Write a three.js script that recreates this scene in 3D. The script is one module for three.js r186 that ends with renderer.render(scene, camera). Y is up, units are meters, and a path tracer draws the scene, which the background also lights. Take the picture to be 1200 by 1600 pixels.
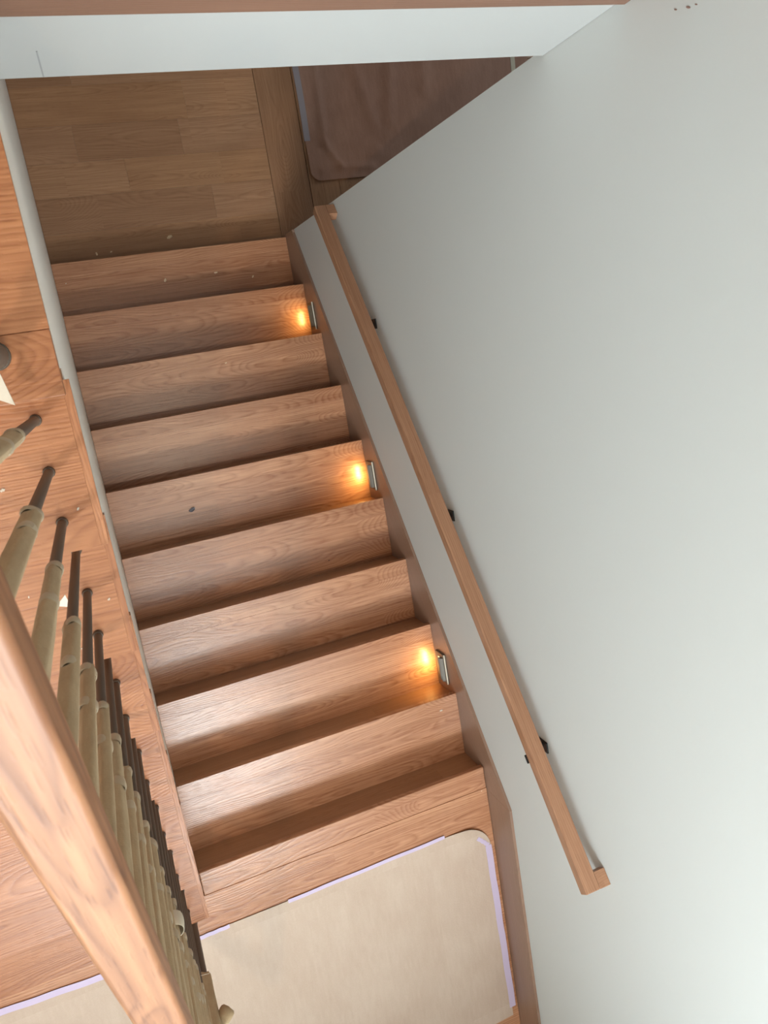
import * as THREE from 'three';
import { RoundedBoxGeometry } from 'three/addons/geometries/RoundedBoxGeometry.js';
import { mergeGeometries } from 'three/addons/utils/BufferGeometryUtils.js';
import { RectAreaLightUniformsLib } from 'three/addons/lights/RectAreaLightUniformsLib.js';

// ------------------------------------------------------------------ camera, sky, daylight, exposure
const scene = new THREE.Scene();
const renderer = new THREE.WebGLRenderer({ antialias: true });
renderer.toneMapping = THREE.LinearToneMapping;
renderer.toneMappingExposure = 1.29;
renderer.shadowMap.enabled = true;
RectAreaLightUniformsLib.init();
scene.background = new THREE.Color(0.75, 0.88, 1.0);

const camera = new THREE.PerspectiveCamera(67.16, 1200 / 1600, 0.02, 60);
{
  const right = new THREE.Vector3(0.921118, 0.356086, 0.157303), down = new THREE.Vector3(-0.225252, 0.157970, 0.961409), fwd = new THREE.Vector3(0.317495, -0.921004, 0.225719);
  const m = new THREE.Matrix4().makeBasis(right, down.negate(), fwd.negate());
  camera.position.set(0.0279, 4.5122, 0.5805);
  camera.quaternion.setFromRotationMatrix(m);
  camera.focus = 3.0;
  camera.userData.fStop = 15;
}
scene.add(camera);

// daylight for the high window, fill for the added lower window (one big light in each opening, facing into the house)
const WIN = { x0: -1.1, x1: 0.9, y0: 4.5, y1: 6.1 };               // high window over the landing, back wall
const DAY = new THREE.Color(0.88, 0.975, 1.0);
function daylight(name, x, y, z, w, h, tx, ty, tz, intensity, color = DAY) {
  const l = new THREE.RectAreaLight(color, intensity, w, h);
  l.name = name; l.position.set(x, y, z); scene.add(l); l.lookAt(tx, ty, tz); return l;
}
daylight('window_daylight', (WIN.x0 + WIN.x1) / 2, (WIN.y0 + WIN.y1) / 2, 4.16, WIN.x1 - WIN.x0, WIN.y1 - WIN.y0, (WIN.x0 + WIN.x1) / 2, (WIN.y0 + WIN.y1) / 2, 0, 22.5);
daylight('lower_room_fill', 4.57, 1.5, -1.6, 1.2, 1.3, 0, 1.5, -1.6, 2.9);  // fill light for the dim lower room
const SPOT_CD = [7.5, 3.6], STEP_GLOW = 105;

// ------------------------------------------------------------------ dimensions (metres)
const RISE = 0.181177, RUN = 0.27, LAND = 10 * RISE, UP = 18 * RISE, CEIL = 2.752, TOP = 6.4;
const XW = 1.228, XS = 1.216, XL = -0.006, XO = -1.30, ZB = 3.92;       // right wall, skirt face, wall between the flights, outer wall, back wall
const rightNosing = z => RISE + z * RISE / RUN;                         // pitch line of the lower flight
const leftNosing = z => UP - RISE - (z - 0.868) * RISE / RUN;           // pitch line of the upper flight
const PITCH = Math.atan(RISE / RUN);

// ------------------------------------------------------------------ random numbers and noise
function rng(seed) { let s = seed >>> 0; return () => { s = (s + 0x6D2B79F5) >>> 0; let t = Math.imul(s ^ (s >>> 15), 1 | s); t = (t + Math.imul(t ^ (t >>> 7), 61 | t)) ^ t; return ((t ^ (t >>> 14)) >>> 0) / 4294967296; }; }
const rand = rng(77);
function hash(ix, iy, s) { let h = Math.imul(ix, 374761393) ^ Math.imul(iy, 668265263) ^ Math.imul(s, 2246822519); h = Math.imul(h ^ (h >>> 13), 1274126177); return ((h ^ (h >>> 16)) >>> 0) / 4294967296; }
function noise(x, y, s) { const ix = Math.floor(x), iy = Math.floor(y), fx = x - ix, fy = y - iy, u = fx * fx * (3 - 2 * fx), v = fy * fy * (3 - 2 * fy); const a = hash(ix, iy, s), b = hash(ix + 1, iy, s), c = hash(ix, iy + 1, s), d = hash(ix + 1, iy + 1, s); return a + (b - a) * u + (c - a) * v + (a - b - c + d) * u * v; }
function fbm(x, y, s, n = 3) { let t = 0, a = 0.5, q = 0; for (let i = 0; i < n; i++) { t += a * noise(x, y, s + i * 17); q += a; a *= 0.5; x *= 2.03; y *= 2.03; } return t / q; }

// ------------------------------------------------------------------ materials
// oak with growth rings, cathedral figure and pores; u runs along the grain
function oakMaps(seed, W, H, mw, mh, light, dark, contrast = 1, strips = 0) {
  const col = new Uint8Array(W * H * 4), bmp = new Uint8Array(W * H * 4), R = rng(seed);
  const n = Math.max(1, strips), set = [];
  for (let i = 0; i < n; i++) set.push({ yc: (R() - 0.5) * 0.10, d: 0.02 + R() * 0.06, tilt: (R() - 0.5) * 0.10, f: 120 + R() * 80, tone: (R() - 0.5) * 0.22, s: Math.floor(R() * 9999) });
  for (let j = 0; j < H; j++) for (let i = 0; i < W; i++) {
    const x = i / W * mw, y0 = j / H * mh, k = Math.min(n - 1, Math.floor(j / H * n)), p = set[k], y = y0 - (k + 0.5) * mh / n;
    const f = xx => { const w = (fbm(xx * 2.2, y * 7, p.s) - 0.5) * 0.055; return Math.hypot(y - p.yc + (fbm(xx * 1.1, 3.1, p.s + 5) - 0.5) * 0.05, p.d + p.tilt * (xx - mw / 2) + w); };
    const e = Math.min(1, Math.max(0, (x - mw * 0.85) / (mw * 0.15)));
    const rr = (e > 0 ? f(x) * (1 - e) + f(x - mw) * e : f(x)) * p.f;
    const t = rr - Math.floor(rr), ring = t < 0.7 ? t / 0.7 : (1 - t) / 0.3;
    const pore = noise(x * 26, y0 * 900, 31 + seed), streak = fbm(x * 5, y0 * 160, 91 + seed, 2), broad = fbm(x * 1.6, y0 * 9, 55 + seed, 2);
    let v = 0.45 + contrast * (0.23 * (ring * ring - 0.33) + 0.42 * (streak - 0.5)) + 0.30 * (broad - 0.5) + p.tone * 0.6;
    v += (pore > 0.74 ? (pore - 0.74) * 1.1 * contrast * (0.4 + ring) : 0);
    v = Math.min(1, Math.max(0, v));
    const o = (j * W + i) * 4;
    for (let c = 0; c < 3; c++) col[o + c] = light[c] + (dark[c] - light[c]) * v;
    const h = 200 - 90 * ring * ring - (pore > 0.72 ? 60 : 0);
    bmp[o] = bmp[o + 1] = bmp[o + 2] = h; col[o + 3] = bmp[o + 3] = 255;
  }
  const mk = (d, srgb) => { const tx = new THREE.DataTexture(d, W, H, THREE.RGBAFormat); tx.magFilter = THREE.LinearFilter; tx.minFilter = THREE.LinearMipmapLinearFilter; tx.generateMipmaps = true; tx.wrapS = tx.wrapT = THREE.RepeatWrapping; if (srgb) tx.colorSpace = THREE.SRGBColorSpace; tx.repeat.set(1 / mw, 1 / mh); tx.needsUpdate = true; return tx; };
  return [mk(col, true), mk(bmp, false)];
}
function oak(seed, { size = [1024, 256], metres = [1.3, 0.34], light = [214, 164, 122], dark = [150, 96, 58], rough = 0.36, contrast = 1, strips = 0, coat = 0.0, bump = 0.0006 } = {}) {
  const [map, bumpMap] = oakMaps(seed, size[0], size[1], metres[0], metres[1], light, dark, contrast, strips);
  const m = new THREE.MeshPhysicalMaterial({ map, bumpMap, bumpScale: bump, roughness: rough, metalness: 0, clearcoat: coat, clearcoatRoughness: 0.3 });
  m.userData.metres = metres; return m;
}
const stain = { light: [206, 154, 118], dark: [144, 90, 60], rough: 0.27, contrast: 1.3, coat: 0.4 };
const M = {
  tread: [11, 23, 37, 51].map(s => oak(s, { ...stain, strips: 3 })),
  nosing: [61, 73].map(s => oak(s, { ...stain, metres: [1.3, 0.17], size: [1024, 128] })),
  riser: [81, 97].map(s => oak(s, { ...stain, contrast: 0.7, light: [186, 136, 98], dark: [140, 92, 60] })),
  plank: [101, 113, 131, 149].map((s, i) => oak(s, { metres: [1.3, 0.18], size: [1024, 128], light: [[182, 140, 108], [188, 146, 112], [172, 131, 100], [185, 142, 106]][i], dark: [[134, 94, 66], [140, 98, 68], [128, 88, 60], [136, 94, 64]][i] })),
  skirt: oak(163, { contrast: 0.5, light: [158, 126, 106], dark: [122, 94, 78] }),
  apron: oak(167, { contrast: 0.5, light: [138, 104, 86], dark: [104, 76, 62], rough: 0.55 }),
  upper: [171, 187].map(s => oak(s, { light: [182, 124, 84], dark: [130, 76, 44], strips: 2, contrast: 1.3 })),
  rail: oak(199, { light: [184, 140, 110], dark: [136, 94, 68], metres: [1.7, 0.12], size: [1024, 96] }),
  bigRail: oak(211, { light: [160, 112, 76], dark: [106, 64, 36], metres: [1.7, 0.16], size: [1024, 128], contrast: 1.7, rough: 0.5 }),
};
function plaster(color, seed) {
  const W = 256, d = new Uint8Array(W * W * 4);
  for (let j = 0; j < W; j++) for (let i = 0; i < W; i++) { const v = 110 + 70 * fbm(i / 5, j / 5, seed, 3) + 40 * noise(i / 1.5, j / 1.5, seed + 3); const o = (j * W + i) * 4; d[o] = d[o + 1] = d[o + 2] = v; d[o + 3] = 255; }
  const t = new THREE.DataTexture(d, W, W, THREE.RGBAFormat); t.magFilter = THREE.LinearFilter; t.wrapS = t.wrapT = THREE.RepeatWrapping; t.repeat.set(2.5, 2.5); t.needsUpdate = true;
  return new THREE.MeshStandardMaterial({ color, roughness: 0.72, bumpMap: t, bumpScale: 0.0002 });
}
M.wall = plaster(new THREE.Color(0.575, 0.59, 0.58), 5);
M.wallBounceTint = plaster(new THREE.Color(0.80, 0.74, 0.67), 15);  // wall paint lightened and warmed in place of missing bounce light
M.bulkhead = plaster(new THREE.Color(0.42, 0.425, 0.42), 21);  // wall paint darkened to offset strong window light on this face
M.wallShade = plaster(new THREE.Color(0.70, 0.70, 0.69), 9);
M.ceiling = plaster(new THREE.Color(0.6, 0.6, 0.59), 7);
function paperMaterial(light, dark, seed) {
  const W = 512, d = new Uint8Array(W * W * 4), b = new Uint8Array(W * W * 4);
  for (let j = 0; j < W; j++) for (let i = 0; i < W; i++) {
    const n = 0.5 * fbm(i / 70, j / 70, seed, 4) + 0.3 * fbm(i / 6, j / 30, seed + 9, 2) + 0.2 * noise(i / 1.4, j / 1.4, seed + 2), o = (j * W + i) * 4;
    for (let c = 0; c < 3; c++) d[o + c] = light[c] + (dark[c] - light[c]) * n; d[o + 3] = 255;
    const h = 255 * (0.6 * fbm(i / 40, j / 40, seed + 4, 3) + 0.4 * noise(i / 3, j / 3, seed + 6)); b[o] = b[o + 1] = b[o + 2] = h; b[o + 3] = 255;
  }
  const mk = (a, s) => { const t = new THREE.DataTexture(a, W, W, THREE.RGBAFormat); t.magFilter = THREE.LinearFilter; t.wrapS = t.wrapT = THREE.RepeatWrapping; if (s) t.colorSpace = THREE.SRGBColorSpace; t.needsUpdate = true; return t; };
  return new THREE.MeshStandardMaterial({ map: mk(d, true), bumpMap: mk(b, false), bumpScale: 0.0008, roughness: 0.78, side: THREE.DoubleSide });
}
M.paper = paperMaterial([203, 183, 167], [182, 158, 141], 3);
M.paperOld = paperMaterial([188, 148, 128], [156, 116, 98], 13);
M.wrap = paperMaterial([190, 166, 132], [160, 136, 104], 23);
const std = (r, g, b, rough = 0.6, metal = 0, extra = {}) => new THREE.MeshStandardMaterial({ color: new THREE.Color().setRGB(r, g, b), roughness: rough, metalness: metal, ...extra });
M.lilacTape = std(0.56, 0.46, 0.62, 0.6);
M.greyTape = std(0.33, 0.29, 0.31, 0.6);
M.maskTape = std(0.66, 0.59, 0.46, 0.7);
M.clearTape = std(0.44, 0.35, 0.24, 0.5);
M.iron = std(0.095, 0.078, 0.062, 0.5, 0.2);
M.black = std(0.02, 0.02, 0.021, 0.45, 0.5);
M.nickel = std(0.17, 0.15, 0.125, 0.55, 0.2);
M.brass = std(0.15, 0.11, 0.07, 0.5, 0.3);
M.cream = std(0.75, 0.68, 0.55, 0.5);
M.shaving = std(0.75, 0.58, 0.38, 0.8, 0, { side: THREE.DoubleSide });
M.whiteChip = std(0.62, 0.54, 0.44, 0.8, 0, { side: THREE.DoubleSide });
M.greyChip = std(0.16, 0.15, 0.17, 0.7, 0, { side: THREE.DoubleSide });
M.brownChip = std(0.09, 0.05, 0.03, 0.8);
M.scuff = std(0.30, 0.30, 0.30, 0.9);
M.drip = std(0.26, 0.15, 0.12, 0.8);
M.whitePaint = std(0.75, 0.75, 0.73, 0.5);
M.glass = new THREE.MeshPhysicalMaterial({ color: 0xffffff, transmission: 1, thickness: 0, roughness: 0, ior: 1.5 });
M.glowWarm = new THREE.MeshStandardMaterial({ color: 0xfff0d0, emissive: new THREE.Color(1, 0.72, 0.35), emissiveIntensity: 1.2 });
M.glowLamp = new THREE.MeshStandardMaterial({ color: 0xffffff, emissive: new THREE.Color(1, 0.85, 0.65), emissiveIntensity: 1.5 });

// ------------------------------------------------------------------ helpers
const used = new Map();
function numbered(n) { const k = used.get(n) || 0; used.set(n, k + 1); return k ? n + '_' + String(k).padStart(3, '0') : n; }
function finish(m) { m.castShadow = m.receiveShadow = true; return m; }
function thing(name, label, category, pos = [0, 0, 0], group) { const o = new THREE.Group(); o.name = numbered(name); o.position.set(...pos); o.userData = { label, category }; if (group) o.userData.group = group; scene.add(o); return o; }
function setting(name) { const o = new THREE.Group(); o.name = name; o.userData = { kind: 'structure' }; scene.add(o); return o; }
const origin = p => { const v = new THREE.Vector3(); p.updateWorldMatrix(true, false); return v.setFromMatrixPosition(p.matrixWorld); };
function mesh(name, geo, mat, parent, pos) { const m = finish(new THREE.Mesh(geo, mat)); m.name = name; if (pos) { const o = parent === scene ? new THREE.Vector3() : origin(parent); m.position.set(pos[0] - o.x, pos[1] - o.y, pos[2] - o.z); } parent.add(m); return m; }
// uv in metres, u along the grain axis; every piece takes its own stretch of the wood
function grain(g, axis, u0 = 0, v0 = 0) {
  const p = g.attributes.position, n = g.attributes.normal, uv = new Float32Array(p.count * 2);
  const A = { x: 0, y: 1, z: 2 }[axis], [B, C] = [0, 1, 2].filter(k => k !== A);
  for (let i = 0; i < p.count; i++) {
    const q = [p.getX(i), p.getY(i), p.getZ(i)], m = [Math.abs(n.getX(i)), Math.abs(n.getY(i)), Math.abs(n.getZ(i))];
    uv[2 * i] = u0 + (m[A] > 0.8 ? q[B] * 0.3 : q[A]); uv[2 * i + 1] = v0 + (m[A] > 0.8 ? q[C] : q[B] + q[C]);
  }
  g.setAttribute('uv', new THREE.BufferAttribute(uv, 2)); return g;
}
function box(name, x0, x1, y0, y1, z0, z1, mat, parent, { axis = 'x', r = 0.002, u, v } = {}) {
  const w = x1 - x0, h = y1 - y0, d = z1 - z0;
  const g = r > 0 ? new RoundedBoxGeometry(w, h, d, 1, Math.min(r, w / 2.1, h / 2.1, d / 2.1)) : new THREE.BoxGeometry(w, h, d);
  grain(g, axis, u ?? rand() * 1.3, v ?? rand());
  return mesh(name, g, mat, parent, [(x0 + x1) / 2, (y0 + y1) / 2, (z0 + z1) / 2]);
}
function prism(points, x0, x1, axis = 'z') {                            // outline in (z, y), extruded in x
  const s = new THREE.Shape(points.map(([z, y]) => new THREE.Vector2(-z, y)));
  const g = new THREE.ExtrudeGeometry(s, { depth: x1 - x0, bevelEnabled: false });
  g.rotateY(Math.PI / 2); g.translate(x0, 0, 0);                        // shape x -> -z, depth -> x
  return g;
}
const pick = a => a[Math.floor(rand() * a.length)];

// ================================================================== the setting
// lower floor: long planks across the hall, a border plank beside the stair, more boards beyond
{
  const f = setting('floor');
  mesh('subfloor', new THREE.BoxGeometry(7.2, 0.08, 4.6), M.riser[0], f, [2.4, -0.062, -1.2]);
  const rows = [0.17, -0.005, -0.165, -0.34, -0.505, -0.68, -0.868, -1.04, -1.21, -1.38, -1.55, -1.72, -1.89, -2.06, -2.23, -2.4, -2.57, -2.74, -2.91, -3.08, -3.25, -3.42];
  const joints = [[], [], [0.9], [0.4735], [0.25, 0.79], [0.85], [0.3], [0.7], [0.5], [0.2, 0.9], [0.6], [0.35], [0.8], [0.5], [0.2], [0.9], [0.4], [0.7], [0.3], [0.6], [0.5], []];
  for (let i = 0; i < rows.length - 1; i++) {
    const xs = [XL + 0.001, ...joints[i], 1.243];
    for (let k = 0; k < xs.length - 1; k++) box('floor_plank', xs[k] + 0.0002, xs[k + 1] - 0.0002, -0.02, 0, rows[i + 1] + 0.0002, rows[i] - 0.0002, M.plank[(i * 3 + k * 2) % 4], f, { r: 0.0006 });
  }
  for (const [a, b] of [[-1.5, -0.02], [-3.42, -1.502]]) box('border_plank', 1.245, 1.458, -0.02, 0.0005, a, b, M.plank[2], f, { axis: 'z' });
  for (let i = 0; i < 13; i++) { const x = 1.4625 + i * 0.178; for (const [a, b] of [[-3.42, -1.9 + (i % 3) * 0.5], [-1.898 + (i % 3) * 0.5, 1.0]]) box('floor_plank', x, x + 0.1765, -0.022, -0.002, a, b, M.plank[(i * 2 + 1) % 4], f, { axis: 'z' }); }
}
// landing half-way up
{
  const f = setting('landing_floor');
  mesh('subfloor', new THREE.BoxGeometry(XW - XO, 0.20, ZB - 2.50), M.wallShade, f, [(XW + XO) / 2, LAND - 0.126, (ZB + 2.50) / 2]);
  box('nosing_board', 0.001, XS - 0.001, LAND - 0.026, LAND, 2.43, 2.5297, M.tread[1], f, { r: 0.004 });
  box('nosing_board', XO + 0.001, -0.001, LAND - 0.026, LAND, 2.466, 2.5297, M.tread[2], f, { r: 0.002 });
  let z = 2.53, i = 0;
  while (z < ZB - 0.01) { const z1 = Math.min(z + 0.178, ZB - 0.001), j = [-0.35, 0.42, -0.7, 0.1, 0.6, -0.2, 0.3, -0.5][i % 8]; for (const [a, b] of [[XO + 0.001, j], [j + 0.0012, XS - 0.001]]) box('floor_plank', a, b, LAND - 0.026, LAND, z + 0.0002, z1 - 0.0002, M.tread[(i + (a > 0 ? 1 : 0)) % 4], f, { r: 0.0006 }); z = z1; i++; }
}
// upper floor: hall slab and the strip at the head of the upper flight
{
  const f = setting('upper_floor');
  mesh('floor_slab', new THREE.BoxGeometry(4.4, UP - 0.03 - CEIL, 2.2), M.ceiling, f, [XW - 2.2 + 0.12, (UP - 0.03 + CEIL) / 2, -1.115]);
  mesh('floor_slab', new THREE.BoxGeometry(2.0, 0.22, 0.55), M.wallBounceTint, f, [XL - 1.0, UP - 0.03 - 0.11, 0.275]);
  for (let i = 0; i < 3; i++) box('floor_plank', -2.0, -0.0045, UP - 0.03, UP, 0.50 - (i + 1) * 0.17 + 0.0001, 0.50 - i * 0.17, M.upper[1], f, { r: 0 });
  box('nosing_board', XO + 0.02, -0.0045, UP - 0.03, UP, 0.5001, 0.598, M.upper[0], f, { r: 0.002 });
  for (let i = 0; i < 12; i++) box('floor_plank', -3.0, XW - 0.001, UP - 0.03, UP, -0.011 - (i + 1) * 0.178 + 0.0006, -0.011 - i * 0.178 - 0.0006, M.upper[i % 2], f);
}
// right wall: full height over the stair, ending in a corner at the foot
{
  const w = setting('wall_right');
  mesh('wall_panel', prism([[-0.015, 0], [ZB, 0], [ZB, TOP], [-2.2, TOP], [-2.2, UP], [-0.0145, UP], [-0.015, CEIL]], XW, XW + 0.12), M.wall, w, [0, 0, 0]);
  for (const [y, z, s] of [[3.199, 0.0768, 1], [3.232, 0.086, 1.5], [3.252, 0.0892, 0.9]]) { const g = new THREE.SphereGeometry(0.0016 * s, 10, 8); g.scale(0.3, 2.6, 0.9); g.rotateX(0.5); mesh('paint_spot', g, M.drip, w, [XW - 0.0005, y, z]); }
}
// wall between the flights, under the upper flight and the upper floor
{
  const w = setting('wall_left');
  const pts = [[-3.4, 0], [2.60, 0], [2.60, LAND - 0.03]];
  for (let k = 6; k >= 0; k--) { const y = UP - RISE * (k + 1) - 0.034; pts.push([0.8245 + k * RUN, k === 6 ? LAND - 0.03 : y - RISE], [0.8245 + k * RUN, y]); }
  pts.push([0.5545, UP - RISE - 0.034], [0.5545, UP - 0.032], [-0.02, UP - 0.032], [-0.02, CEIL], [-3.4, CEIL]);
  mesh('wall_panel', prism(pts, XL - 0.11, XL), M.wallBounceTint, w, [0, 0, 0]);
}
{ const w = setting('wall_outer'); mesh('wall_panel', new THREE.BoxGeometry(0.12, TOP, ZB - 0.6), M.wall, w, [XO - 0.06, TOP / 2, (ZB + 0.6) / 2]); }
// back wall with the high window
{
  const w = setting('wall_back');
  const x0 = XO - 0.12, x1 = XW + 0.12, s = new THREE.Shape([[x0, 0], [x1, 0], [x1, TOP], [x0, TOP]].map(p => new THREE.Vector2(...p)));
  s.holes.push(new THREE.Path([[WIN.x0, WIN.y0], [WIN.x0, WIN.y1], [WIN.x1, WIN.y1], [WIN.x1, WIN.y0]].map(p => new THREE.Vector2(...p))));
  const g = new THREE.ExtrudeGeometry(s, { depth: 0.36, bevelEnabled: false }); g.translate(0, 0, ZB);
  mesh('wall_panel', g, M.wall, w, [0, 0, 0]);
  const wi = setting('window_1'), t = 0.05, zc = ZB + 0.27;
  for (const [a, b, c, d] of [[WIN.x0, WIN.x1, WIN.y0, WIN.y0 + t], [WIN.x0, WIN.x1, WIN.y1 - t, WIN.y1], [WIN.x0, WIN.x0 + t, WIN.y0 + t, WIN.y1 - t], [WIN.x1 - t, WIN.x1, WIN.y0 + t, WIN.y1 - t], [(WIN.x0 + WIN.x1) / 2 - 0.02, (WIN.x0 + WIN.x1) / 2 + 0.02, WIN.y0 + t, WIN.y1 - t]]) box('window_frame', a, b, c, d, zc, zc + 0.06, M.whitePaint, wi);
  for (const [a, b] of [[WIN.x0 + t, (WIN.x0 + WIN.x1) / 2 - 0.02], [(WIN.x0 + WIN.x1) / 2 + 0.02, WIN.x1 - t]]) box('pane', a, b, WIN.y0 + t, WIN.y1 - t, zc + 0.028, zc + 0.032, M.glass, wi, { r: 0 });
}
{ const c = setting('ceiling'); mesh('ceiling_panel', new THREE.BoxGeometry(4.6, 0.12, 6.9), M.ceiling, c, [-0.85, TOP + 0.06, 1.1]); }
{ const w = setting('wall_hall'); mesh('wall_panel', new THREE.BoxGeometry(0.12, TOP - UP, 2.9), M.wall, w, [-3.06, (TOP + UP) / 2, -0.75]); mesh('wall_panel', new THREE.BoxGeometry(4.5, TOP - UP, 0.12), M.wall, w, [-0.87, (TOP + UP) / 2, -2.26]); mesh('wall_panel', new THREE.BoxGeometry(1.70, TOP - UP + 0.3, 0.12), M.wall, w, [-2.15, (TOP + UP - 0.3) / 2, 0.66]); }
// lower room round the foot of the stair
{
  const w = setting('wall_far'); mesh('wall_panel', new THREE.BoxGeometry(5.0, CEIL, 0.12), M.wall, w, [2.2, CEIL / 2, -3.48]);
  const e = setting('wall_east'), s = new THREE.Shape([[-1.06, 0], [3.54, 0], [3.54, CEIL], [-1.06, CEIL]].map(p => new THREE.Vector2(...p)));
  s.holes.push(new THREE.Path([[1.0, 0.85], [1.0, 2.15], [2.2, 2.15], [2.2, 0.85]].map(p => new THREE.Vector2(...p))));
  const g = new THREE.ExtrudeGeometry(s, { depth: 0.14, bevelEnabled: false }); g.rotateY(Math.PI / 2); g.translate(4.6, 0, 0);
  mesh('wall_panel', g, M.wall, e, [0, 0, 0]);
  const wi = setting('added_window_2');  // unseen window, added to brighten the lower floor
  for (const [a, b, c, d] of [[-2.2, -1.0, 0.85, 0.9], [-2.2, -1.0, 2.1, 2.15], [-2.2, -2.15, 0.9, 2.1], [-1.05, -1.0, 0.9, 2.1]]) box('window_frame', 4.66, 4.72, c, d, a, b, M.whitePaint, wi);
  box('pane', 4.688, 4.692, 0.9, 2.1, -2.15, -1.05, M.glass, wi, { r: 0 });
  const n = setting('wall_near'); mesh('wall_panel', new THREE.BoxGeometry(3.3, CEIL, 0.12), M.wall, n, [3.0, CEIL / 2, 1.06]);
  const c = setting('ceiling_lower'); mesh('ceiling_panel', new THREE.BoxGeometry(3.35, 0.1, 4.6), M.ceiling, c, [3.023, CEIL + 0.05, -1.2]);
  mesh('ceiling_panel', new THREE.BoxGeometry(1.46, 0.1, 1.3), M.ceiling, c, [0.62, CEIL + 0.05, -2.87]);
}
// white bulkhead over the foot of the stair with the oak apron along the edge of the upper floor
{
  const t = setting('trim_1');
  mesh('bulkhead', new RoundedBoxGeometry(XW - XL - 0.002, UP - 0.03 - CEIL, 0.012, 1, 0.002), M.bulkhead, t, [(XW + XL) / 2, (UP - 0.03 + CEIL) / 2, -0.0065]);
  box('scuff_mark', 0.0805, 0.0835, 2.758, 2.885, -0.0006, 0.0004, M.scuff, t, { r: 0 }).rotation.z = 0.045;
  const a = setting('trim_2');
  box('apron_board', XL + 0.002, XW - 0.002, 3.058, UP - 0.031, 0.0, 0.012, M.apron, a, { r: 0.002 });
  box('nosing_board', XL + 0.002, XW - 0.002, UP - 0.03, UP, -0.009, 0.028, M.apron, a, { r: 0.005 });
}
// skirt board climbing the right wall, level along the landing
{
  const s = setting('trim_3'), y0 = -0.02;
  const pts = [[-0.013, 0], [0.02, 0], [2.45, 1.55], [2.535, LAND - 0.1], [2.535, LAND + 0.191], [0.0, 0.329], [-0.013, 0.329]];
  const g = prism(pts, XS, XW + 0.0005); 
  const p = g.attributes.position, uv = g.attributes.uv;               // grain up the slope
  for (let i = 0; i < p.count; i++) { const z = p.getZ(i), y = p.getY(i); uv.setXY(i, z * Math.cos(PITCH) + y * Math.sin(PITCH), y * Math.cos(PITCH) - z * Math.sin(PITCH) + p.getX(i)); }
  mesh('skirt_board', g, M.skirt, s, [0, 0, 0]);
  const b = setting('baseboard_right');
  box('baseboard', XS, XW + 0.0005, LAND - 0.05, LAND + 0.191, 2.5355, ZB - 0.001, M.skirt, b, { axis: 'z', r: 0.0015 });
}

// ================================================================== lower flight
{
  const st = thing('staircase', 'lower oak flight of ten risers beside the white wall and its skirt board', 'staircase', [0.61, 0, 0]);
  for (let i = 0; i < 10; i++) {
    const y = RISE * (i + 1), z = RUN * i;
    box('riser', XL + 0.001, XS - 0.0005, y - RISE - (i ? 0.026 : 0), y - 0.0275, z + 0.0222, z + 0.040, M.riser[i % 2], st, { r: 0 });
    if (i === 9) break;
    const t = box('tread', XL + 0.001, XS - 0.0005, y - 0.027, y, z + 0.0692, z + RUN + 0.0221, M.tread[i % 4], st, { r: 0, u: 0.65, v: [0.17, 0.21, 0.13, 0.19, 0.15, 0.2, 0.16, 0.12, 0.18][i] });
    box('nosing_strip', XL + 0.001, XS - 0.0005, y - 0.027, y, z, z + 0.06915, M.nosing[i % 2], t, { r: 0.0009, u: 0.65 });
  }
  // carriage under the treads
  const cp = [[0.05, 0.002]]; for (let i = 0; i < 9; i++) cp.push([RUN * i + 0.041, RISE * (i + 1) - 0.028], [RUN * (i + 1) + 0.041, RISE * (i + 1) - 0.028]); cp.push([2.49, RISE * 9 - 0.028], [2.49, 1.35], [0.45, 0.002]);
  mesh('carriage', prism(cp, 0.05, 1.15), M.riser[0], st, [0, 0, 0]);
}
// ================================================================== upper flight with return nosings
{
  const st = thing('staircase', 'upper oak flight with open stepped end under the paper-wrapped balusters', 'staircase', [-0.65, LAND, 1.6]);
  for (let k = 0; k < 8; k++) {
    const y = UP - RISE * (k + 1), zr = 0.574 + RUN * k;               // riser below the tread or floor above
    box('riser', XO + 0.001, XL - 0.001, y + (k < 7 ? 0 : 0.0005), y + RISE - 0.031, zr - 0.018, zr, M.upper[0], st, { r: 0.001 });
    if (k === 7) break;
    const t = box('tread', XO + 0.001, -0.0121, y - 0.03, y, zr + 0.0005, zr + 0.294, M.upper[k % 2], st, { r: 0.0003, u: rand(), v: rand() });
    const n = box('return_nosing', -0.01205, 0.0012, y - 0.03, y, zr + 0.0005, zr + 0.294, M.upper[k % 2], t, { axis: 'z', r: 0.0004 });
  }
  const cp = [[0.50, UP - RISE - 0.25]]; for (let k = 0; k < 7; k++) cp.push([0.5735 + RUN * k - 0.02, UP - RISE * (k + 1) - 0.031], [0.5735 + RUN * (k + 1) - 0.02, UP - RISE * (k + 1) - 0.031]); cp.push([2.44, LAND + 0.002], [2.15, LAND + 0.002]);
  mesh('carriage', prism(cp, XO + 0.05, XL - 0.115), M.wallShade, st, [0, 0, 0]);
}

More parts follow.
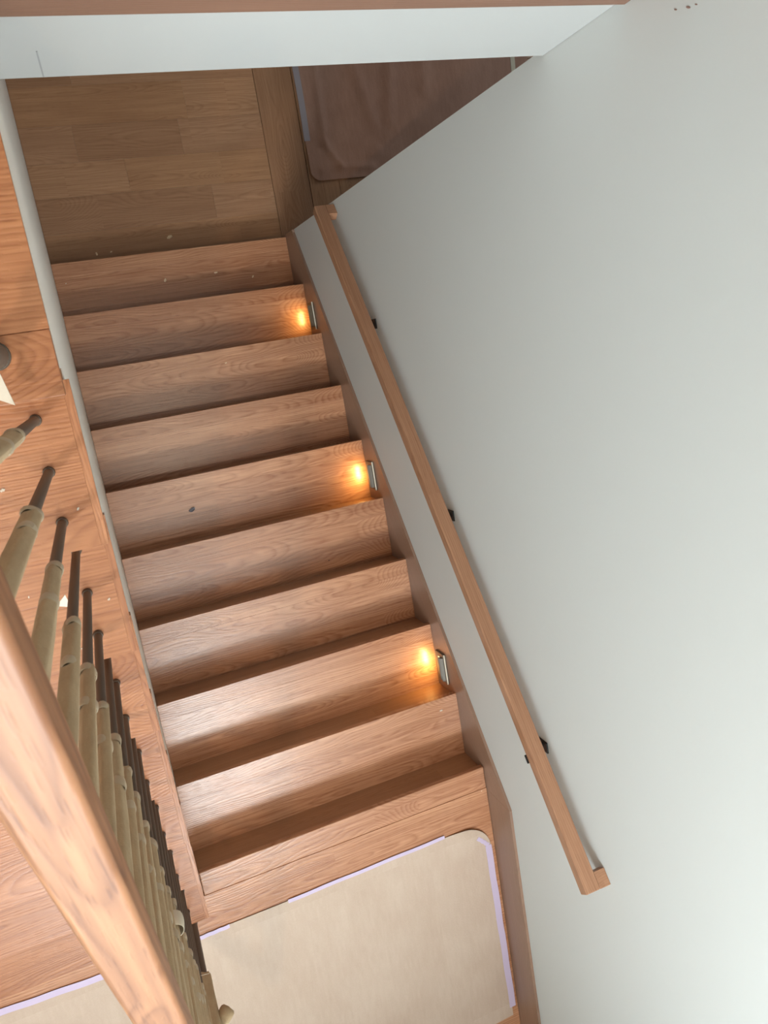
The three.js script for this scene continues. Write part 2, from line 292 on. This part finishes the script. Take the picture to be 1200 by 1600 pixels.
// ================================================================== handrail on the right wall
{
  const zc = 1.22, top = z => rightNosing(z) + 0.857, yc = z => top(z) - 0.025;
  const t = thing('wall_handrail', 'slim oak handrail running up the white wall on black brackets', 'handrail', [1.16, yc(zc), zc]);
  const z0 = 0.0100, z1 = 2.4326, L = (z1 - z0) / Math.cos(PITCH), zm = (z0 + z1) / 2;
  const g = new RoundedBoxGeometry(0.054, 0.0415, L, 2, 0.004); grain(g, 'z');
  const rail = mesh('rail', g, M.rail, t, [1.16, yc(zm), zm]); rail.rotation.x = -PITCH;
  for (const z of [z0, z1]) { const s = z === z0 ? 1 : -1, zz = z + s * 0.027 * Math.cos(PITCH); const r = grain(new RoundedBoxGeometry(0.0405, 0.0405, 0.054, 1, 0.002), 'x'); const m = mesh('rail_return', r, M.rail, t, [1.2073, yc(zz), zz]); m.rotation.x = -PITCH; }
  for (const z of [0.545, 1.315, 2.075]) {
    const y = top(z), parts = [];
    const plate = new RoundedBoxGeometry(0.006, 0.060, 0.042, 1, 0.002); plate.translate(1.2250, y - 0.098, z);
    const br = mesh('bracket', plate.translate(0, 0, 0), M.black, t, [0, 0, 0]);
    const c = new THREE.CatmullRomCurve3([[1.224, y - 0.105, z], [1.20, y - 0.106, z], [1.172, y - 0.098, z], [1.16, y - 0.075, z], [1.16, y - 0.056, z]].map(p => new THREE.Vector3(...p)));
    mesh('bracket_arm', new THREE.TubeGeometry(c, 20, 0.007, 8), M.black, br, [0, 0, 0]);
    const tip = z > 2 ? 0.05 : 0.036, sad = new RoundedBoxGeometry(tip, 0.006, z > 2 ? 0.03 : 0.075, 1, 0.002); const sm = mesh('bracket_saddle', sad, M.black, br, [1.178 - tip / 2, y - 0.0535 + (z > 2 ? 0.0 : 0), z]); sm.rotation.x = -PITCH;
  }
}

// ================================================================== balustrade of the upper flight
{
  const RX0 = -0.086, RX1 = -0.034, BX = -0.066;
  const t = thing('balustrade', 'iron balusters wrapped in tan paper under a broad oak handrail', 'railing', [BX, LAND, 1.6]);
  const top = z => leftNosing(z) + 0.912;
  const z0 = 0.50, z1 = 2.66, zm = (z0 + z1) / 2, L = (z1 - z0) / Math.cos(PITCH);
  const g = new RoundedBoxGeometry(RX1 - RX0, 0.0455, L, 2, 0.007); grain(g, 'z', 0.2, 0.03);
  const hr = mesh('handrail', g, M.bigRail, t, [(RX0 + RX1) / 2, top(zm) - 0.0275, zm]); hr.rotation.x = PITCH;
  const fl = grain(new RoundedBoxGeometry(0.026, 0.012, L - 0.05, 1, 0.002), 'z'); const fm = mesh('fillet_strip', fl, M.bigRail, t, [BX, top(zm) - 0.0625, zm]); fm.rotation.x = PITCH;
  // crumpled paper sleeve: open tube with folds, thickened
  function sleeve(len, r, seed) {
    const nu = 22, nv = Math.max(8, Math.round(len / 0.02)), R = rng(seed), ph = [R() * 6, R() * 6, R() * 6], pos = [], uv = [], idx = [];
    const rad = (a, v) => r * (1 + 0.10 * Math.cos(2 * a + ph[0] + v * 2) + 0.09 * (fbm(a * 1.2 + 4, v * 16, seed, 3) - 0.5) + 0.05 * Math.cos(5 * a + ph[1] + v * 5));
    for (let s = 0; s < 2; s++) for (let j = 0; j <= nv; j++) for (let i = 0; i <= nu; i++) {
      const a = (i / nu) * Math.PI * 2, v = j / nv * len, q = (i === nu ? rad(0, v) : rad(a % (Math.PI * 2), v)) - s * 0.0012, rag = j === 0 ? (noise(i * 0.7, 1, seed) - 0.5) * 0.012 : 0;
      pos.push(Math.cos(a) * q, v + rag, Math.sin(a) * q); uv.push(i / nu * 0.25 + ph[2], v * 3);
    }
    const N = (nv + 1) * (nu + 1), at = (s, j, i) => s * N + j * (nu + 1) + i;
    for (let j = 0; j < nv; j++) for (let i = 0; i < nu; i++) for (let s = 0; s < 2; s++) { const a = at(s, j, i), b = at(s, j, i + 1), c = at(s, j + 1, i), d = at(s, j + 1, i + 1); s ? idx.push(a, b, c, b, d, c) : idx.push(a, c, b, b, c, d); }
    for (const j of [0, nv]) for (let i = 0; i < nu; i++) { const a = at(0, j, i), b = at(0, j, i + 1), c = at(1, j, i), d = at(1, j, i + 1); j ? idx.push(a, c, b, b, c, d) : idx.push(a, b, c, b, d, c); }
    const g = new THREE.BufferGeometry(); g.setAttribute('position', new THREE.Float32BufferAttribute(pos, 3)); g.setAttribute('uv', new THREE.Float32BufferAttribute(uv, 2)); g.setIndex(idx); g.computeVertexNormals(); return g;
  }
  function band(r, h, seed, squash = 1) { const pts = []; for (let i = 0; i <= 6; i++) { const v = i / 6; pts.push(new THREE.Vector2(r * (1 + 0.10 * Math.sin(v * Math.PI) - 0.04 * v), v * h)); } pts.push(new THREE.Vector2(r * 0.9, h)); pts.unshift(new THREE.Vector2(r * 0.9, 0)); const g = new THREE.LatheGeometry(pts, 18); const p = g.attributes.position; for (let i = 0; i < p.count; i++) { const a = Math.atan2(p.getZ(i), p.getX(i)), k = 1 + 0.10 * Math.cos(2 * a + seed) * squash + 0.05 * Math.sin(3 * a + seed * 2); p.setXYZ(i, p.getX(i) * k, p.getY(i) + 0.004 * Math.sin(a + seed), p.getZ(i) * k); } g.computeVertexNormals(); return g; }
  const sleeves = [1, 2, 3, 4].map(s => sleeve(0.5, 0.0106, s * 7)), bands = [1, 2.3, 4].map(s => band(0.0116, 0.024, s)), bands2 = [0.5, 3].map(s => band(0.0112, 0.026, s));
  const starts = [0.262, 0.352, 0.328, 0.345, 0.352, 0.345, 0.335, 0.338];
  for (let k = 0; k < 21; k++) {
    const z = 0.633 + 0.09 * k, y = UP - RISE * (Math.floor(k / 3) + 1), under = top(z) - 0.068, n = leftNosing(z);
    const rod = new THREE.CylinderGeometry(0.008, 0.008, under - y, 14); rod.translate(0, (under - y) / 2, 0);
    const foot = new THREE.CylinderGeometry(0.0095, 0.0105, 0.012, 14); foot.translate(0, 0.006, 0);
    const b = mesh('baluster', mergeGeometries([rod, foot]), M.iron, t, [BX, y + 0.0004, z]);
    const ws = n + (starts[k] ?? 0.325 + 0.045 * rand()), len = under - ws - 0.004;
    const w = mesh('paper_wrap', sleeves[k % 4], M.wrap, b, [BX, ws, z]); w.scale.y = len / 0.5; w.rotation.y = k * 1.7;
    const tp = mesh('tape_band', bands[k % 3], M.clearTape, b, [BX, ws - 0.002, z]); tp.rotation.y = k * 1.1;
    const t2 = mesh('tape_band', bands2[k % 2], M.clearTape, b, [BX, ws + 0.11 + 0.05 * rand(), z]); t2.rotation.y = k * 2.1;
    if (k === 13) { const m = mesh('masking_tape', band(0.019, 0.05, 1), M.maskTape, b, [BX, y + 0.495, z]); m.userData.label = 'wide cream masking tape'; }
  }
  // newel posts: slim iron posts, paper-wrapped above
  for (const [z, y, x, wy, h] of [[2.622, LAND, -0.066, LAND + 0.29, 0.93 + leftNosing(2.622) - LAND], [0.528, UP, -0.084, UP + 0.27, 0.98]]) {
    const post = new THREE.CylinderGeometry(0.018, 0.0185, h, 24); post.translate(0, h / 2, 0);
    const pl = new THREE.CylinderGeometry(0.020, 0.021, 0.008, 24); pl.translate(0, 0.004, 0);
    const nw = mesh('newel_post', mergeGeometries([post, pl]), M.iron, t, [x, y, z]);
    const w = mesh('paper_wrap', sleeve(h - (wy - y) - 0.03, 0.029, Math.round(z * 31)), M.wrap, nw, [x, wy, z]);
    // loose flap of wrapping paper standing off the post
    const f = new THREE.SphereGeometry(1, 14, 10), p = f.attributes.position;
    for (let i = 0; i < p.count; i++) { const q = 1 + 0.5 * (fbm(p.getX(i) * 2 + 5, p.getY(i) * 2 + p.getZ(i), 8, 3) - 0.5); p.setXYZ(i, p.getX(i) * 0.027 * q, p.getY(i) * 0.034 * q, p.getZ(i) * 0.021 * q); } f.computeVertexNormals();
    if (y < 2) mesh('paper_tuft', f, M.wrap, nw, [x + 0.046, LAND + 0.47, z + 0.01]);
  }
  // torn points of wrapping paper
  function tear(a, b, c, th = 0.0012) { const A = new THREE.Vector3(...a), B = new THREE.Vector3(...b), C = new THREE.Vector3(...c), n = new THREE.Vector3().crossVectors(B.clone().sub(A), C.clone().sub(A)).normalize().multiplyScalar(th); const v = [A, B, C, A.clone().add(n), B.clone().add(n), C.clone().add(n)]; const g = new THREE.BufferGeometry(); g.setAttribute('position', new THREE.Float32BufferAttribute(v.flatMap(q => q.toArray()), 3)); g.setAttribute('uv', new THREE.Float32BufferAttribute([0, 0, 0.1, 0, 0, 0.1, 0, 0, 0.1, 0, 0, 0.1], 2)); g.setIndex([0, 2, 1, 3, 4, 5, 0, 1, 4, 0, 4, 3, 1, 2, 5, 1, 5, 4, 2, 0, 3, 2, 3, 5]); const h = g.toNonIndexed(); h.computeVertexNormals(); return h; }
  mesh('paper_flap', tear([-0.0668, 3.36, 0.5985], [-0.0785, 3.365, 0.534], [-0.0910, 3.355, 0.5847]), M.whiteChip, t, [0, 0, 0]);
  mesh('paper_flap', tear([-0.055, 2.47, 2.30], [-0.052, 2.50, 2.275], [-0.030, 2.475, 2.30]), M.whiteChip, t, [0, 0, 0]);
  mesh('paper_flap', tear([-0.080, 3.22, 0.905], [-0.078, 3.19, 0.935], [-0.098, 3.20, 0.925]), M.whiteChip, t, [0, 0, 0]);
}

// ================================================================== step lights in the skirt board
const stepWords = ['lowest step light, dark plate low on the skirt board near the foot of the stair', 'middle step light, metal plate on the skirt board half-way up the stair', 'highest step light, silvery plate on the skirt board nearest the landing'];
[[0.445, 2, M.brass], [1.25, 5, M.nickel], [2.07, 8, M.nickel]].forEach(([z, n, mat], i) => {
  const y0 = RISE * n + 0.035, h = 0.085, x = XS, t = thing('step_light', stepWords[i], 'step light', [x, y0, z], 'step lights along the lower flight');
  mesh('plate', new RoundedBoxGeometry(0.011, h, 0.14, 2, 0.003), mat, t, [x - 0.005, y0 + h / 2, z]);
  mesh('trim_edge', new RoundedBoxGeometry(0.006, 0.004, 0.142, 1, 0.001), M.cream, t, [x - 0.007, y0 + h + 0.001, z]);
  const hood = prism([[0, 0], [0.11, 0], [0.11, 0.004], [0, 0.004]], 0, 0.014); hood.rotateZ(0.5);
  for (const d of [0.046, 0.062]) mesh('louver', hood, mat, t, [x - 0.022, y0 + d + 0.008, z - 0.055]);
  mesh('lamp_lens', new RoundedBoxGeometry(0.003, 0.014, 0.10, 1, 0.001), M.glowWarm, t, [x - 0.0115, y0 + 0.036, z]);
  const l = new THREE.RectAreaLight(new THREE.Color(1, 0.65, 0.20), STEP_GLOW * [0.5, 0.9, 0.8][i], 0.065, 0.022);
  l.name = 'step_glow'; t.add(l); l.position.set(-0.024, 0.034, 0); l.lookAt(x - 0.11, y0 - 0.035, z);
});

// ================================================================== recessed ceiling lamps over the stairwell
[[-0.95, 1.35], [0.78, 1.45]].forEach(([x, z], i) => {
  const t = thing('ceiling_lamp', ['recessed round ceiling lamp over the upper flight', 'recessed round ceiling lamp over the lower flight'][i], 'ceiling lamp', [x, TOP, z]);
  const ring = new THREE.LatheGeometry([[0.055, -0.002], [0.075, -0.006], [0.08, -0.002], [0.08, 0], [0.055, 0]].map(p => new THREE.Vector2(...p)), 28);
  mesh('trim_ring', ring, M.whitePaint, t, [x, TOP, z]);
  const d = new THREE.CylinderGeometry(0.054, 0.054, 0.002, 24); mesh('diffuser', d, M.glowLamp, t, [x, TOP - 0.0015, z]);
  const l = new THREE.SpotLight(new THREE.Color(1, 0.78, 0.55), SPOT_CD[i], 0, 1.2, 0.6, 2); l.castShadow = true; l.shadow.radius = 2; l.name = 'lamp_light'; l.position.set(0, -0.012, 0); l.target.position.set(0, -2, 0); t.add(l); t.add(l.target); l.target.name = 'lamp_target';
});

// ================================================================== protective paper on the floors
// thin sheet as a solid; edges(u, v) maps the unit square to (x, z), lift gives the height
function sheet(nx, nz, map, lift, th = 0.0014, uvScale = 1) {
  const pos = [], uv = [], idx = [], N = (nx + 1) * (nz + 1);
  for (let s = 0; s < 2; s++) for (let j = 0; j <= nz; j++) for (let i = 0; i <= nx; i++) { const [x, z] = map(i / nx, j / nz), y = lift(x, z); pos.push(x, s ? Math.max(0.0003, y - th) : y, z); uv.push(x * uvScale, z * uvScale); }
  const at = (s, j, i) => s * N + j * (nx + 1) + i;
  for (let j = 0; j < nz; j++) for (let i = 0; i < nx; i++) { const q = [at(0, j, i), at(0, j, i + 1), at(0, j + 1, i), at(0, j + 1, i + 1)], w = [at(1, j, i), at(1, j, i + 1), at(1, j + 1, i), at(1, j + 1, i + 1)]; idx.push(q[0], q[2], q[1], q[1], q[2], q[3], w[0], w[1], w[2], w[1], w[3], w[2]); }
  const side = (a, b, c, d) => idx.push(a, b, c, b, d, c);
  for (let i = 0; i < nx; i++) { side(at(0, 0, i), at(0, 0, i + 1), at(1, 0, i), at(1, 0, i + 1)); side(at(0, nz, i + 1), at(0, nz, i), at(1, nz, i + 1), at(1, nz, i)); }
  for (let j = 0; j < nz; j++) { side(at(0, j + 1, 0), at(0, j, 0), at(1, j + 1, 0), at(1, j, 0)); side(at(0, j, nx), at(0, j + 1, nx), at(1, j, nx), at(1, j + 1, nx)); }
  const g = new THREE.BufferGeometry(); g.setAttribute('position', new THREE.Float32BufferAttribute(pos, 3)); g.setAttribute('uv', new THREE.Float32BufferAttribute(uv, 2)); g.setIndex(idx); g.computeVertexNormals(); return g;
}
{
  const t = thing('protective_paper', 'tan building paper with rounded corner taped over the landing floor', 'floor paper', [0, LAND, 3.15]);
  const z0 = 2.684, z1 = 3.72, xl = -1.22, xr = 1.196, R = 0.10;
  const map = (u, v) => {                                              // corner at front right rounded off
    let z = z0 + (z1 - z0) * v * v * (0.6) + (z1 - z0) * v * 0.4, x1 = xr - 0.012 * v, f = u;
    const x = xl + (x1 - xl) * (1 - Math.pow(1 - u, 1.5)), dx = x - (xr - R - 0.02);
    if (dx > 0) { const k = Math.min(1, dx / (R + 0.02)); z += (1 - Math.sqrt(Math.max(0, 1 - k * k * 0.98))) * (R + 0.03) * Math.pow(1 - v, 3); }
    if (v > 0.8) z -= 0.05 * Math.pow((v - 0.8) / 0.2, 2) * (x > 0.7 ? (x - 0.7) * 0.6 : 0);
    return [x, z];
  };
  const lift = (x, z) => 0.0028 + 0.0035 * fbm(x * 3, z * 3, 4, 3) + 0.004 * Math.pow(Math.max(0, 1 - Math.abs((x - 1.10) * 0.7 - (z - 2.93) * 0.5 - 0.02) / 0.03), 2) * (x > 1.05 ? 1 : 0) + 0.012 * Math.exp(-Math.pow((x - 1.1) / 0.07, 2) - Math.pow((z - 2.72) / 0.05, 2)) + 0.003 * Math.max(0, 1 - Math.abs(z - 3.20 - 0.05 * x) / 0.02);
  const g = sheet(70, 46, map, lift, 0.0014, 1.1); g.translate(0, LAND, 0);
  mesh('paper_sheet', g, M.paper, t, [0, 0, 0]);
  const tape = (x0, za, x1, zb, w) => { const dx = x1 - x0, dz = zb - za, L = Math.hypot(dx, dz), n = [-dz / L * w / 2, dx / L * w / 2]; const gg = sheet(24, 2, (u, v) => [x0 + dx * u + n[0] * (v * 2 - 1) + 0.001 * Math.sin(u * 23), za + dz * u + n[1] * (v * 2 - 1) + 0.001 * Math.sin(u * 17)], (x, z) => lift(x, z) + 0.0012, 0.0006, 1); gg.translate(0, LAND, 0); mesh('tape_strip', gg, M.lilacTape, t, [0, 0, 0]).userData.label = 'lilac painter tape strip'; };
  tape(0.30, 2.686, 0.99, 2.680, 0.016); tape(-0.05, 2.692, 0.065, 2.690, 0.016); tape(-0.85, 2.664, -0.40, 2.690, 0.026);
  tape(1.183, 2.80, 1.188, 3.66, 0.030); tape(1.135, 2.742, 1.185, 2.80, 0.018);
}
{
  const t = thing('protective_paper', 'wrinkled brown building paper over the dark lower floor past the wall corner', 'floor paper', [2.4, -0.002, -1.2]);
  const ridge = (x, z, x0, za, x1, zb, w, h) => { const dx = x1 - x0, dz = zb - za, L2 = dx * dx + dz * dz, k = Math.max(0, Math.min(1, ((x - x0) * dx + (z - za) * dz) / L2)), d = Math.hypot(x - x0 - dx * k, z - za - dz * k); return h * Math.exp(-(d / w) * (d / w)); };
  const lift = (x, z) => 0.003 + 0.014 * fbm(x * 3 + z, z * 1.6, 12, 3) + ridge(x, z, 1.60, -1.1, 1.585, -0.5, 0.02, 0.012) + ridge(x, z, 1.585, -0.5, 1.66, -0.37, 0.02, 0.012) + ridge(x, z, 1.66, -0.37, 1.85, -0.36, 0.02, 0.012) + ridge(x, z, 1.55, -0.36, 1.9, -0.45, 0.03, 0.010) + ridge(x, z, 1.75, -1.2, 1.9, -0.6, 0.04, 0.012) + ridge(x, z, 2.1, -1.2, 2.0, -0.6, 0.035, 0.014) + ridge(x, z, 2.3, -1.3, 2.25, -0.75, 0.04, 0.012);
  const map = (u, v) => { let x = 1.475 + 1.5 * Math.pow(u, 1.2), z = -0.305 - 2.2 * Math.pow(v, 1.3); const k = Math.max(0, 1 - (x - 1.475) / 0.05); z -= 0.04 * k * k * Math.pow(1 - v, 4); return [x, z]; };
  const g = sheet(90, 90, map, lift, 0.0014, 1.1); g.translate(0, -0.002, 0); g.index.array.reverse?.(); g.computeVertexNormals();
  mesh('paper_sheet', g, M.paperOld, t, [0, 0, 0]);
  const gg = sheet(6, 30, (u, v) => [1.468 + 0.035 * u + 0.004 * Math.sin(v * 9), -0.52 - 1.3 * v], (x, z) => lift(x, z) + 0.0015, 0.0006, 1); gg.translate(0, -0.002, 0); mesh('tape_strip', gg, M.greyTape, t, [0, 0, 0]).userData.label = 'bluish grey tape strip along the edge';
  const g3 = sheet(2, 12, (u, v) => [2.855 + 0.03 * u + 0.01 * v, -0.80 - 0.3 * v], (x, z) => lift(x, z) + 0.0015, 0.0006, 1); g3.translate(0, -0.002, 0); mesh('tape_strip', g3, M.maskTape, t, [0, 0, 0]).userData.label = 'cream tape strip';
}

// ================================================================== crumbs, chips and shavings
function curl(seed, s) {                                               // a small bent curl of wood or paper
  const R = rng(seed), n = 7, pos = [], idx = [], th = 0.0008;
  for (let k = 0; k < 2; k++) for (let i = 0; i <= n; i++) { const a = i / n * (1.6 + R() * 0.5), w = (0.25 + 0.25 * Math.sin(i / n * Math.PI)) * s * (0.8 + 0.5 * R()); for (const q of [-1, 1]) pos.push((i / n - 0.5) * 2 * s, 0.0012 + Math.abs(Math.sin(a)) * s * 0.35 - k * th, q * w + (R() - 0.5) * s * 0.3); }
  const N = (n + 1) * 2; for (let i = 0; i < n; i++) { const a = i * 2; idx.push(a, a + 1, a + 2, a + 1, a + 3, a + 2); idx.push(N + a, N + a + 2, N + a + 1, N + a + 1, N + a + 2, N + a + 3); for (const q of [0, 1]) { const b = a + q, c = a + 2 + q; idx.push(b, c, N + b, c, N + c, N + b); } }
  for (const a of [0, 2 * n]) idx.push(a, N + a, a + 1, a + 1, N + a, N + a + 1);
  const g = new THREE.BufferGeometry(); g.setAttribute('position', new THREE.Float32BufferAttribute(pos, 3)); g.setIndex(idx); g.computeVertexNormals();
  g.computeBoundingBox(); g.translate(0, -g.boundingBox.min.y + 0.0002, 0); return g;
}
const T = n => n * RISE;
const bits = [
  ['wood_shaving', 'largest pale wood shaving, on the dark lower floor just below the bottom step', M.shaving, 0.6211, 0, -0.093, 0.024, 0.4],
  ['wood_shaving', 'thin upright splinter of wood at the left of the floor before the bottom step', M.shaving, 0.2306, 0, -0.05, 0.013, 1.8],
  ['wood_shaving', 'tiny pale crumb next to the splinter before the bottom step', M.shaving, 0.3055, 0, -0.052, 0.009, 0.2],
  ['wood_shaving', 'pale triangular chip near the middle of the bottom tread', M.shaving, 0.5291, T(1), 0.1444, 0.015, 1.2],
  ['wood_shaving', 'flat pale chip on the bottom tread right of its middle', M.shaving, 0.7984, T(1), 0.1384, 0.014, 0.1],
  ['wood_shaving', 'curved sliver on the bottom tread nearest its right end', M.shaving, 0.9935, T(1), 0.1827, 0.011, 0.9],
  ['wood_shaving', 'tiny white crumb at the left end of the bottom tread', M.whiteChip, 0.0449, T(1), 0.099, 0.005, 0.5],
  ['wood_shaving', 'small pale chip on the third tread near its front edge', M.shaving, 0.6946, T(3), 0.61, 0.008, 0.3],
  ['paper_scrap', 'dark grey shred on the left half of the fifth tread', M.greyChip, 0.3455, T(5), 1.2352, 0.024, 0.5],
  ['dirt_crumb', 'dark brown crumb at the back of the sixth tread', M.brownChip, 0.8971, T(6), 1.585, 0.006, 0.1],
  ['wood_shaving', 'thin white curl near the right end of the ninth tread', M.whiteChip, 1.1332, T(9), 2.2157, 0.010, 0.2],
  ['wood_shaving', 'small pale chip on the right end of the landing edge', M.shaving, 1.19, T(10), 2.5367, 0.005, 0.4],
  ['wood_shaving', 'bright cream chip on the second tread of the upper flight beside the return edge', M.whiteChip, -0.0293, UP - T(2), 1.016, 0.005, 0.7],
  ['wood_shaving', 'tiny curl on the top tread of the upper flight beside the return edge', M.whiteChip, -0.0353, UP - T(1), 0.7952, 0.0045, 0.9],
  ['wood_shaving', 'pale zigzag crumb on the top tread at the far left of the picture', M.whiteChip, -0.1433, UP - T(1), 0.7376, 0.007, 0.4],
  ['wood_shaving', 'white crumb on the second tread between two wrapped balusters', M.whiteChip, -0.1019, UP - T(2), 1.1024, 0.0035, 0.4],
  ['wood_shaving', 'faint cream crumb on the second tread at the left of the picture', M.whiteChip, -0.1709, UP - T(2), 0.9725, 0.004, 1.4],
  ['wood_shaving', 'tiny white crumb at the front edge of the top tread behind a baluster', M.whiteChip, -0.0747, UP - T(1), 0.850, 0.003, 0.2],
];
bits.forEach(([name, label, mat, x, y, z, s, turn], i) => {
  const m = finish(new THREE.Mesh(curl(900 + i * 13, s * 0.62), mat)); m.name = numbered(name); m.position.set(x, y, z); m.rotation.y = turn;
  m.userData = { label, category: name === 'wood_shaving' ? 'wood chip' : name === 'paper_scrap' ? 'scrap' : 'crumb', ...(name === 'wood_shaving' && { group: 'wood chips and shavings left on the stairs' }) }; scene.add(m);
});

renderer.render(scene, camera);
